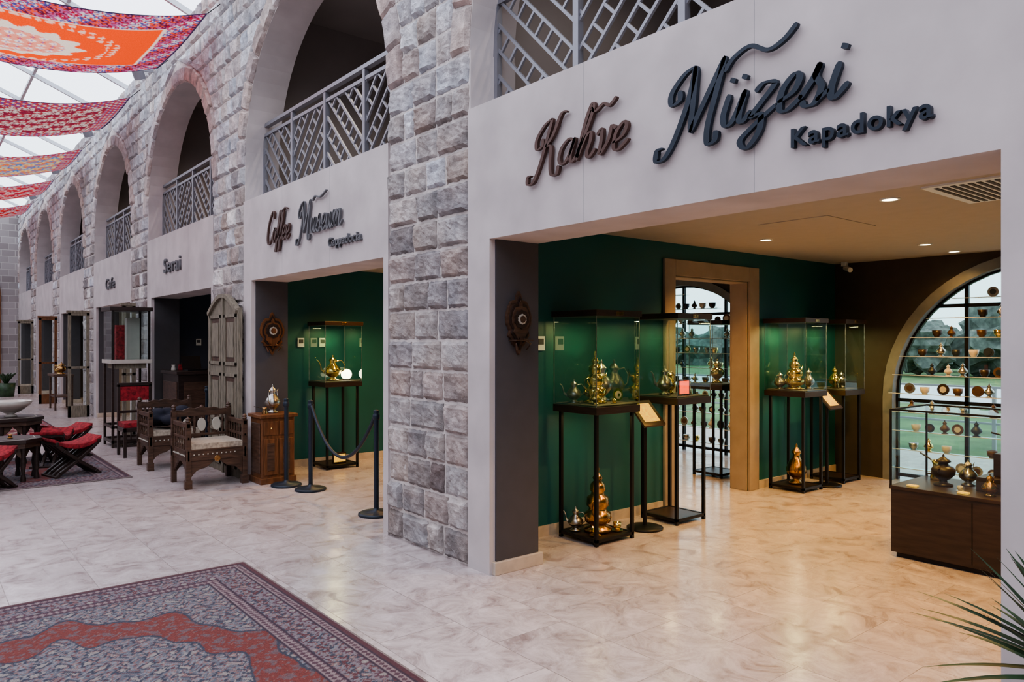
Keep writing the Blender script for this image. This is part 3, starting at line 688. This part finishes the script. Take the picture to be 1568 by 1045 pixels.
b=MB(); b.box(6.1,6.4,1.2,2.08,.546,.65,'dwood'); b.box(6.2,6.4,1.25,2.0,.65,.82,'dwood'); b.build('stepped_plinth',o=(6.25,1.55,.546),bevel=.004)
pot(6.3,1.85,.82,.13,'dwood','cezve','dark_cezve',2.2); pot(6.3,1.45,.82,.16,'copper','bowl','copper_bowl'); pot(6.15,1.8,.65,.1,'china','cup','coffee_cup')
pot(6.15,2.32,.546,.24,'dwood','samovar','wooden_grinder'); pot(6.38,2.44,.546,.15,'brass','cezve','brass_cezve',1); pot(5.98,1.95,.546,.16,'copper','ibrik','copper_coffee_pot')
pot(6.0,2.15,.546,.05,'china','cup','coffee_cup'); pot(6.3,2.2,.546,.2,'silver','ibrik','silver_coffee_pot')
for yy in(2.45,2.1,1.75):
    b=MB(); b.box(5.9,5.95,yy-.035,yy+.035,.546,.556,'paper'); b.build('exhibit_label',o=(5.93,yy,.546))
# window cup rack
b=MB(); c=(pc(0)+pc(1))/2
for ci,cc in enumerate((c,c+PER)):
    for j,zz in enumerate([.18+.215*q for q in range(11)]):
        hw=1.45 if zz<=WS else math.sqrt(max(.01,1.49**2-(zz+.12-WS)**2))
        b.box(XW-.19,XW-.09,cc-hw,cc+hw,zz,zz+.006,'glass'); b.box(XW-.194,XW-.19,cc-hw,cc+hw,zz,zz+.008,'steel')
        if zz>2.2: continue
        n=int(hw*2/.17)
        for i in range(n):
            if random.random()<.2: continue
            yy=cc-hw+.12+i*(hw*2-.2)/max(1,n)+random.uniform(-.03,.03); mt=random.choice(['china','dwood','brass','wood','slate_l','silver','wood','silver'])
            r_=random.random(); X_=XW-.14
            if r_<.35: b.lathe((X_,yy,zz+.006),[(0,0),(.03,0),(.028,.01),(.045,.03),(.052,.08),(.046,.08),(0,.02)],mt,12)
            elif r_<.6:
                n2=16; r=random.uniform(.045,.065)
                b.prism([(X_-.01,yy+r*math.cos(2*PI*q/n2),zz+.006+r+r*math.sin(2*PI*q/n2)) for q in range(n2)],(.012,0,0),mt)
                b.prism([(X_-.015,yy+r*.55*math.cos(2*PI*q/n2),zz+.006+r+r*.55*math.sin(2*PI*q/n2)) for q in range(n2)],(.006,0,0),random.choice(['bronze_l','china','slate_l']))
            else:
                b.lathe((X_,yy,zz+.006),IB,mt,12,random.uniform(.12,.17))
b.build('coffee_cup_window_shelves',o=(XW-.14,c,.35))
# wall ornaments / thermostat / cctv / vent / downlights
def plaque(x,y,zc,w,h,mt='wood'):
    b=MB(); out=[(0,.5),(.08,.44),(.1,.36),(.3,.34),(.42,.24),(.5,.1),(.48,-.02),(.36,-.12),(.42,-.2),(.3,-.26),(.22,-.34),(.1,-.38),(.05,-.46),(0,-.5)]
    out=out+[(-a,c_) for a,c_ in out[-2:0:-1]]
    for s,d,m_ in((1,.025,mt),(.84,.038,'dwood'),(.7,.046,mt)):
        b.prism([(x+a*w*s,y,zc+.02+(c_)*h*s) for a,c_ in out],(0,-d,0),m_)
    n=20
    for r,d,m_ in((.27,.055,'dwood'),(.15,.062,'pearl'),(.10,.07,mt)):
        b.prism([(x+w*r*math.cos(2*PI*i/n)*(1+.12*(i%2)),y,zc+h*.1+w*r*math.sin(2*PI*i/n)*(1+.12*(i%2))) for i in range(n)],(0,-d,0),m_)
    for sx in(-1,1): b.tube([(x+sx*w*.1,y-.05,zc-h*.2),(x+sx*w*.3,y-.07,zc-h*.28),(x+sx*w*.2,y-.05,zc-h*.38)],.008,mt)
    b.box(x-w*.35,x+w*.35,y-.09,y,zc-h*.24,zc-h*.22,mt)
    b.build('carved_wall_ornament',o=(x,y,zc))
yj=cen(1)+HS-.276
plaque(3.42,yj,1.76,.23,.46); plaque(3.42,yj+PER,1.72,.30,.52,'owood')
for (x,y) in((4.13,4.699),(4.03,4.699+PER),(4.33,4.699+PER),(4.1,4.699+2*PER)):
    b=MB(); b.box(x-.045,x+.045,y-.02,y,1.57,1.69,'white'); b.box(x-.03,x+.03,y-.024,y-.02,1.62,1.67,'dgrey'); b.build('thermostat',o=(x,y,1.63),bevel=.003)
b=MB(); b.cyl((8.95,4.5,CZ),(8.95,4.5,CZ-.05),.04,'white'); b.cyl((8.97,4.5,CZ-.07),(8.85,4.38,CZ-.11),.03,'white'); b.build('security_camera',o=(8.95,4.5,CZ))
b=MB(); b.box(4.95,5.75,1.35,2.0,CZ-.012,CZ,'white')
for i in range(12): b.box(5.0,5.7,1.39+i*.048,1.415+i*.048,CZ-.016,CZ-.011,'dgrey')
b.build('air_vent',o=(5.35,1.7,CZ))
b=MB(); b.box(5.5,6.3,2.9,3.5,CZ-.005,CZ,'ceil'); b.build('ceiling_access_panel',o=(5.9,3.2,CZ))
def downlight(x,y,z,p,col=WARM,sp=2.3):
    b=MB(); b.lathe((x,y,z-.008),[(0,.003),(.05,.003),(.05,0),(.065,0),(.065,.008)],'white',20); b.lathe((x,y,z-.006),[(0,0),(.048,0)],'lamp',20); b.build('ceiling_downlight',o=(x,y,z))
    lamp('downlight_lamp','SPOT',(x,y,z-.03),p,col,.06,(0,0,0),sp)
for x,y,p in((6.37,3.97,105),(7.9,3.15,190),(8.77,3.2,16),(5.2,2.3,190),(6.9,1.7,170),(4.6,1.2,150)): downlight(x,y,CZ,p)
for x,y in((4.6,8.3),(6.3,8.3),(7.9,7.6),(4.7,6.6),(6.4,6.3)): downlight(x,y,CZ,90)
for x,y in((4.7,12.6),(6.3,11.5)): downlight(x,y,CZ,20)
for k in(4,5,6,7): downlight(5.2,cen(k),CZ,80)
for k in(1,2,3,4): downlight(4.6,cen(k)+.3,ZT-.5,50,(1,.85,.7))
# ------------------------------------------------------------------ corridor furniture
def armchair(cx,cy,w=.66,d=.62):
    b=MB(); x0,x1,y0,y1=cx-w/2,cx+w/2,cy-d/2,cy+d/2; t=.055
    for x in(x0,x1-t):
        b.box(x,x+t,y0,y0+t,0,.74,'wood'); b.box(x,x+t,y1-t,y1,0,.84,'wood')
        for y,zz in((y0,.74),(y1-t,.84)): b.lathe((x+t/2,y+t/2,zz),[(.02,0),(.03,.015),(.02,.03),(.028,.045),(0,.07)],'wood',10)
        b.box(x-.01,x+t+.01,y0-.01,y0+t+.01,0,.1,'wood')
        b.box(x+.008,x+t-.008,y0,y1,.68,.73,'wood'); b.box(x+.015,x+t-.015,y0,y1,.31,.43,'wood'); b.box(x+.015,x+t-.015,y0,y1,.55,.58,'wood')
        for i in range(6):
            yy=y0+t+.03+i*(d-2*t-.06)/5; b.lathe((x+t/2,yy,.43),[(.012,0),(.018,.03),(.008,.06),(.012,.12)],'wood',8); b.lathe((x+t/2,yy,.58),[(.01,0),(.016,.04),(.008,.07),(.012,.1)],'wood',8)
        for i in range(9): b.box(x-.003,x+t+.003,y0+.06+i*.055,y0+.075+i*.055,.36,.375,'pearl')
        pts=[(x+.02,y0+t,.33),(x+.02,y1-t,.33)]+[(x+.02,y1-t-(d-2*t)*i/12,.14+.15*math.sin(PI*i/12)) for i in range(13)]
        b.prism(pts,(.02,0,0),'wood')
    for y in(y0+.01,y1-t+.01):
        b.box(x0,x1,y,y+.035,.31,.43,'wood')
        pts=[(x0+t,y+.01,.33),(x1-t,y+.01,.33)]+[(x1-t-(w-2*t)*i/20,y+.01,.12+.16*abs(math.sin(PI*i/20))+.02*math.sin(PI*i/20*5)) for i in range(21)]
        b.prism(pts,(0,.02,0),'wood')
    for i in range(10): b.box(x0+.08+i*.05,x0+.095+i*.05,y0+.005,y0+.012,.37,.385,'pearl')
    n=20
    b.prism([(cx+.035*math.cos(2*PI*i/n),y0+.003,.32+.035*math.sin(2*PI*i/n)) for i in range(n)],(0,.02,0),'copper')
    b.box(x0,x1,y1-t+.01,y1-.01,.76,.82,'wood'); b.box(x0,x1,y1-t+.015,y1-.015,.52,.55,'wood')
    pts=[(x0+t,y1-.035,.82)]+[(x0+t+(w-2*t)*i/16,y1-.035,.83+.03*math.sin(PI*i/16)+.008*math.cos(i*PI/2)) for i in range(17)]+[(x1-t,y1-.035,.82)]
    b.prism(pts,(0,.025,0),'wood')
    for i in range(7):
        xx=x0+t+.04+i*(w-2*t-.08)/6; b.lathe((xx,y1-.03,.55),[(.01,0),(.018,.05),(.008,.1),(.018,.16),(.01,.21)],'wood',8)
    for i in range(3):
        a=x0+t+.06+i*.17; b.prism([(a+.05+.05*math.cos(2*PI*q/12),y1-.055,.655+.08*math.sin(2*PI*q/12)) for q in range(12)],(0,.02,0),'pearl')
    b.box(x0+t-.01,x1-t+.01,y0+.005,y1-t+.01,.42,.435,'wood'); b.box(x0+t,x1-t,y0+.01,y1-t,.435,.50,'cushion')
    b.build('carved_armchair',o=(cx,cy,0),bevel=.006)
armchair(2.74,8.95,.68); armchair(2.72,10.5,.68)
b=MB()
for i in range(16):
    px=2.58+random.uniform(-.08,.3); py=10.42+random.uniform(-.15,.28); pz=.54+random.uniform(0,.16)
    pr=[(max(.001,.11*math.sin(PI*q/8)),-.07*math.cos(PI*q/8)) for q in range(9)]; b.lathe((px,py,pz+.04),pr,'jacket',12)
ob=b.build('folded_jacket',o=(2.75,10.5,.5)); 
rm=ob.modifiers.new('r','REMESH'); rm.mode='VOXEL'; rm.voxel_size=.018; rm.use_smooth_shade=True
# door leaf on pier 2
b=MB(); X=3.095; y0,y1=9.0,10.08
n=16; arc=[(X,y1-(y1-y0)*i/n,2.02+.22*math.sin(PI*i/n)) for i in range(n+1)]
b.prism([(X,y0,0),(X,y1,0)]+arc,(.04,0,0),'gwood')
mid=(y0+y1)/2; b.box(X-.02,X,mid-.03,mid+.03,0,2.2,'gwood')
for ya,yb in((y0+.04,mid-.06),(mid+.06,y1-.04)):
    for za,zb in((.1,.55),(.65,1.25),(1.35,1.98)):
        b.box(X-.018,X,ya,yb,za,za+.04,'gwood');b.box(X-.018,X,ya,yb,zb-.04,zb,'gwood');b.box(X-.018,X,ya,ya+.04,za,zb,'gwood');b.box(X-.018,X,yb-.04,yb,za,zb,'gwood')
        b.box(X-.014,X,ya+.10,yb-.10,za+.10,zb-.10,'gwood'); b.box(X-.002,X+.001,ya+.045,yb-.045,za+.045,zb-.045,'wood')
for i in range(n): b.bar(Vector(arc[i])+Vector((-.01,0,-.02)),Vector(arc[i+1])+Vector((-.01,0,-.02)),.05,.05,'gwood')
b.box(X-.01,X+.04,y0-.03,y0+.02,0,2.05,'gwood'); b.box(X-.01,X+.04,y1-.02,y1+.03,0,2.05,'gwood')
b.build('antique_wooden_door_leaf',o=(X,mid,0),bevel=.004)
# cabinet
b=MB(); x0,x1,y0,y1=3.15,3.56,8.40,8.77
b.box(x0+.01,x1-.01,y0+.01,y1-.01,.05,.76,'owood'); b.box(x0-.02,x1+.02,y0-.02,y1,.76,.80,'owood'); b.box(x0-.01,x1+.01,y0-.01,y1,0,.07,'owood')
xm=(x0+x1)/2
for a,c_ in((x0+.03,xm-.01),(xm+.01,x1-.03)):
    b.box(a,c_,y0-.004,y0+.01,.10,.52,'owood'); b.box(a+.04,c_-.04,y0-.012,y0,.15,.47,'wood'); b.box(a,c_,y0-.004,y0+.01,.56,.72,'owood'); b.lathe(((a+c_)/2,y0-.015,.64),[(0,-.012),(.012,0),(0,.012)],'brass',10)
b.box(x0-.004,x0+.01,y0+.05,y1-.05,.12,.7,'wood'); b.build('wooden_cabinet',o=(xm,8.6,0),bevel=.006)
pot(3.36,8.6,.80,.34,'silver','ibrik','pewter_coffee_pot',.8,.8); pot(3.22,8.48,.80,.08,'copper','cezve','copper_cezve',3)
def stanchion(x,y,h=.98):
    b=MB(); b.lathe((x,y,0),[(0,0),(.17,0),(.17,.02),(.15,.03),(.03,.045),(.024,.07)],'slate_l',28); b.cyl((x,y,.04),(x,y,h),.024,'slate_l')
    b.lathe((x,y,h-.08),[(.024,0),(.034,.01),(.034,.05),(.024,.06),(.03,.08),(.03,.09),(0,.1)],'slate_l',16); b.build('rope_stanchion',o=(x,y,0))
stanchion(3.36,8.19); stanchion(3.47,7.78); stanchion(3.46,6.28)
b=MB(); b.tube([(3.47-.01*t,7.75-1.44*t,.93-1.9*t*(1-t)) for t in[i/20 for i in range(21)]],.018,'slate_l',8); b.build('barrier_rope',o=(3.48,7.1,.9))
stanchion(3.40,11.2); stanchion(3.4,10.5)
# reception desk
b=MB(); x0,x1,y0,y1=3.3,3.95,12.3,13.2
b.box(x0,x1,y0,y1,0,1.12,'dwood'); b.box(x0-.03,x1+.03,y0-.03,y1+.03,1.12,1.17,'dwood'); b.box(x0-.01,x0,y0+.06,y1-.06,.15,1.0,'wood'); b.box(x0+.08,x1-.08,y0-.01,y0,.15,1.0,'wood')
b.build('reception_desk',o=(3.6,12.8,0),bevel=.005)
b=MB(); b.box(3.5,3.8,12.5,12.8,1.17,1.19,'black'); b.add([(3.5,12.8,1.19),(3.8,12.8,1.19),(3.8,12.9,1.4),(3.5,12.9,1.4)],[(0,1,2,3)],'black'); b.build('laptop',o=(3.6,12.7,1.17))
for q in range(4): pot(3.4+.12*q%.4,12.95+.06*q,1.17,.09,'redc' if q%2 else 'china','cezve','small_jar',q)
# glass vitrine on legs
b=MB(); x0,x1,y0,y1=2.45,3.0,12.72,13.35
for x in(x0,x1-.035):
    for y in(y0,y1-.035): b.box(x,x+.035,y,y+.035,0,2.12,'dwood')
b.box(x0-.03,x1+.03,y0-.03,y1+.03,2.12,2.18,'dwood'); b.box(x0-.02,x1+.02,y0-.02,y1+.02,1.30,1.36,'china'); b.box(x0+.05,x1-.05,y0+.05,y1-.05,1.22,1.30,'gwood')
for z in(.08,.3): 
    b.box(x0,x1,y0,y0+.03,z,z+.04,'dwood');b.box(x0,x1,y1-.03,y1,z,z+.04,'dwood');b.box(x0,x0+.03,y0,y1,z,z+.04,'dwood');b.box(x1-.03,x1,y0,y1,z,z+.04,'dwood')
b.box(x0,x1,y0,y1,.07,.09,'dwood')
for i in range(5): b.box(x0+.08+i*.09,x0+.1+i*.09,y0,y0+.02,.1,.3,'dwood')
b.quad((x0,y0,1.36),(x1,y0,1.36),(x1,y0,2.12),(x0,y0,2.12),'glass');b.quad((x0,y0,1.36),(x0,y1,1.36),(x0,y1,2.12),(x0,y0,2.12),'glass')
b.quad((x1,y0,1.36),(x1,y1,1.36),(x1,y1,2.12),(x1,y0,2.12),'glass');b.quad((x0,y1,1.36),(x1,y1,1.36),(x1,y1,2.12),(x0,y1,2.12),'glass')
b.box(x0+.10,x1-.33,y0+.2,y1-.3,1.36,1.9,'redc'); b.box(x0+.28,x1-.08,y0+.35,y1-.15,1.36,2.02,'china')
b.build('glass_vitrine_on_legs',o=(2.72,13.03,0),bevel=.004)
# red chair
b=MB(); cx,cy=2.6,11.75
for x in(-.23,.19):
    for y in(-.22,.18): b.box(cx+x,cx+x+.04,cy+y,cy+y+.04,0,.42 if y<0 else 1.02,'dwood')
b.box(cx-.23,cx+.23,cy-.22,cy+.22,.36,.42,'dwood'); b.box(cx-.22,cx+.22,cy-.21,cy+.18,.42,.49,'redc'); b.box(cx-.19,cx+.19,cy+.18,cy+.22,.78,1.0,'redc'); b.box(cx-.23,cx+.23,cy+.18,cy+.22,.98,1.04,'dwood'); b.box(cx-.19,cx+.19,cy+.185,cy+.215,.6,.64,'dwood')
for y in(-.21,.19): b.box(cx-.2,cx+.2,cy+y,cy+y+.02,.15,.18,'dwood')
b.build('red_upholstered_chair',o=(cx,cy,0),bevel=.005)
def screen(y,mt,x0=2.70,x1=3.11,z0=0,z1=2.26):
    b=MB(); t=.06
    b.box(x0,x0+t,y,y+.05,z0,z1,mt);b.box(x1-t,x1,y,y+.05,z0,z1,mt);b.box(x0,x1,y,y+.05,z1-t,z1,mt);b.box(x0,x1,y,y+.05,z0,z0+.25,mt);b.box(x0,x1,y,y+.05,1.05,1.1,mt)
    b.box(x0-.03,x1,y-.01,y+.06,z1,z1+.05,mt); b.quad((x0,y+.02,z0),(x1,y+.02,z0),(x1,y+.02,z1),(x0,y+.02,z1),'glass'); b.build('open_glazed_door',o=(x1,y,0),bevel=.004)
screen(18.4,'gwood'); screen(22.9,'owood'); screen(14.2,'gwood',2.9,3.11); screen(27.6,'gwood')
b=MB()
for x in(2.75,3.1):
    b.box(x-.02,x+.02,20.5,20.54,0,.8,'wood')
    b.box(x-.02,x+.02,21.3,21.34,0,.8,'wood')
b.box(2.7,3.13,20.45,21.4,.8,.85,'wood'); b.box(2.75,3.1,20.5,21.3,.3,.33,'wood'); b.build('side_table',o=(2.9,20.9,0),bevel=.004)
pot(2.9,20.7,.85,.3,'copper','samovar','copper_samovar'); pot(2.9,21.1,.85,.25,'brass','ibrik')
b=MB(); b.lathe((2.3,26.5,0),[(0,0),(.2,0),(.24,.4),(.2,.4),(0,.35)],'leaf',16)
for i in range(14):
    t=i*2.4; b.tube([(2.3,26.5,.35),(2.3+.12*math.cos(t),26.5+.12*math.sin(t),.6),(2.3+.26*math.cos(t),26.5+.26*math.sin(t),.7)],[.02,.05,.005],'leaf',5)
b.build('potted_plant',o=(2.3,26.5,0))
def low_table(x,y,r,h,top='dwood'):
    b=MB(); n=8
    P=lambda rr,z:[(x+rr*math.cos(2*PI*(i+.5)/n),y+rr*math.sin(2*PI*(i+.5)/n),z) for i in range(n)]
    b.prism(P(r,h-.04),(0,0,.04),top); b.prism(P(r*.93,h-.1),(0,0,.06),'wood'); b.prism(P(r*.8,h-.001),(0,0,.004),'pearl'); b.prism(P(r*.76,h),(0,0,.006),top)
    for i in range(n):
        a=2*PI*(i+.5)/n; b.lathe((x+r*.82*math.cos(a),y+r*.82*math.sin(a),0),[(.03,0),(.03,.05),(.018,.1),(.03,.2),(.018,.3),(.028,h-.1)],'dwood',8)
        a2=2*PI*(i+1.5)/n; p=Vector((x+r*.82*math.cos(a),y+r*.82*math.sin(a),0)); q=Vector((x+r*.82*math.cos(a2),y+r*.82*math.sin(a2),0))
        arc=[p.lerp(q,t/8)+Vector((0,0,h-.1-.12*abs(math.cos(PI*t/8)))) for t in range(9)]
        b.prism([p+Vector((0,0,h-.1))]+arc+[q+Vector((0,0,h-.1))],(.008,.008,0),'wood')
    b.build('octagonal_inlaid_table',o=(x,y,0))
low_table(.95,10.55,.34,.5); low_table(1.1,12.1,.4,.62)
pot(1.1,12.1,.628,.26,'china','bowl','large_porcelain_bowl'); pot(.95,10.5,.507,.06,'copper','cup','coffee_cup')
def stool(x,y,rot):
    b=MB(); ca,sa=math.cos(rot),math.sin(rot)
    T=lambda u,v,z:(x+u*ca-v*sa,y+u*sa+v*ca,z)
    for v in(-.17,-.06,.06,.17):
        for s in(1,-1):
            pts=[T(-.24*s,v,0.02),T(-.2*s,v,.06),T(0,v,.2),T(.16*s,v,.33),T(.25*s,v,.42)]
            for a,c_ in zip(pts[:-1],pts[1:]): b.bar(a,c_,.035,.04,'dwood')
    for s in(1,-1):
        b.bar(T(.24*s,-.2,.42),T(.24*s,.2,.42),.04,.04,'dwood'); b.bar(T(.24*s,-.2,.018),T(.24*s,.2,.018),.05,.036,'dwood')
    vs=[];fs=[];n=10
    for layer in(0,1):
        for i in range(n+1):
            u=-.27+.54*i/n; z=.34+.10*(u/.27)**2+(.06-.02*abs(u)/.27 if layer else 0)
            for v in(-.19,.19): vs.append(T(u,v,z))
    o=2*(n+1)
    for i in range(n):
        fs+= [(2*i,2*i+1,2*i+3,2*i+2),(o+2*i,o+2*i+2,o+2*i+3,o+2*i+1),(2*i,2*i+2,o+2*i+2,o+2*i),(2*i+1,o+2*i+1,o+2*i+3,2*i+3)]
    fs+=[(0,o,o+1,1),(2*n,2*n+1,o+2*n+1,o+2*n)]
    b.add(vs,fs,'redc',True); b.build('folding_stool_red_cushion',o=(x,y,0),bevel=.006)
stool(1.58,10.5,.25); stool(1.5,11.45,1.2); stool(.65,9.9,.8); stool(.5,11.3,.2); stool(1.75,12.1,.4)
# plant lower right
b=MB(); px_,py_=2.66,.60
b.lathe((px_,py_,0),[(0,0),(.15,0),(.19,.40),(.21,.43),(.18,.43),(.17,.38),(0,.38)],'pot',28); b.lathe((px_,py_,.375),[(0,0),(.175,0)],'soil',20)
b.cyl((px_,py_,.36),(px_,py_,.66),.035,'wood',.03)
for i in range(80):
    a=i*2.39996+random.uniform(-.2,.2); el=random.uniform(.05,1.35); L=random.uniform(.42,.56); w=random.uniform(.010,.017)
    if math.cos(a)>.3: L*=.85
    base=Vector((px_,py_,.62+.08*random.random())); d=Vector((math.cos(a)*math.cos(el),math.sin(a)*math.cos(el),math.sin(el))); side=Vector((-math.sin(a),math.cos(a),0))
    vs=[];fs=[];n=8
    for j in range(n+1):
        t=j/n; p=base+d*L*t+Vector((0,0,-.22*L*t*t*math.cos(el))); ww=w*(1.0-t**2.2)*(.6+1.0*min(1,t*4)) if t<1 else .0005
        vs+=[p-side*ww,p-Vector((0,0,ww*.35)),p+side*ww]
    for j in range(n): fs+=[(3*j,3*j+1,3*j+4,3*j+3),(3*j+1,3*j+2,3*j+5,3*j+4)]
    b.add(vs,fs,'leaf',True)
b.build('potted_yucca',o=(px_,py_,0))
# ------------------------------------------------------------------ outside
b=MB(); b.box(XW+.3,120,-60,120,-.3,-.1,'grass'); b.build('lawn_ground')
b=MB(); b.box(22,31,-60,100,-.1,-.06,'path'); b.box(XW+.3,12.2,-10,60,-.1,-.05,'base'); b.build('garden_path')
b=MB()
for yy in range(-4,40,2): b.box(12.5,12.55,yy,yy+.05,-.1,.95,'steel')
for z in(.4,.67,.94): b.box(12.51,12.54,-6,42,z,z+.03,'steel')
b.build('terrace_railing')
bm=bmesh.new(); bmesh.ops.create_icosphere(bm,subdivisions=3,radius=1); IV=[v.co.copy() for v in bm.verts]; IFc=[tuple(v.index for v in f.verts) for f in bm.faces]; bm.free()
b=MB()
for i in range(120):
    yy=-35+i*1.2+random.uniform(-.6,.6); xx=random.uniform(38,54); r=random.uniform(1.0,2.2); zz=random.uniform(.4,1.9)
    vs=[]
    for v in IV:
        k_=1+.6*noise.noise(v*2.2+Vector((i*3.1,0,0)))+.45*noise.noise(v*6+Vector((i,5,0))); vs.append((xx+v.x*r*k_,yy+v.y*r*k_,zz+v.z*r*.85*k_))
    b.add(vs,IFc,'tree')
b.build('tree_line')
# ------------------------------------------------------------------ world
w=bpy.data.worlds.new('World'); bpy.context.scene.world=w; w.use_nodes=True; nt=w.node_tree
bgn=nt.nodes['Background']; tc=N(nt,'ShaderNodeTexCoord'); sp=N(nt,'ShaderNodeSeparateXYZ'); nt.links.new(tc.outputs['Generated'],sp.inputs[0])
cr=N(nt,'ShaderNodeValToRGB'); cr.color_ramp.elements[0].position=0; cr.color_ramp.elements[0].color=(.60,.74,.79,1); cr.color_ramp.elements[1].position=.4; cr.color_ramp.elements[1].color=(.84,.87,1.0,1)
nt.links.new(sp.outputs[2],cr.inputs[0]); nt.links.new(cr.outputs[0],bgn.inputs[0]); bgn.inputs[1].default_value=2.9
bpy.context.scene.view_settings.look='AgX - Medium High Contrast'
cam=bpy.data.cameras.new('cam'); cam.sensor_width=36; cam.lens=26.13; cam.clip_end=300
co=bpy.data.objects.new('camera',cam); co.location=(0,0,1.65); co.rotation_euler=(PI/2,0,-math.radians(39.2)); bpy.context.scene.collection.objects.link(co); bpy.context.scene.camera=co
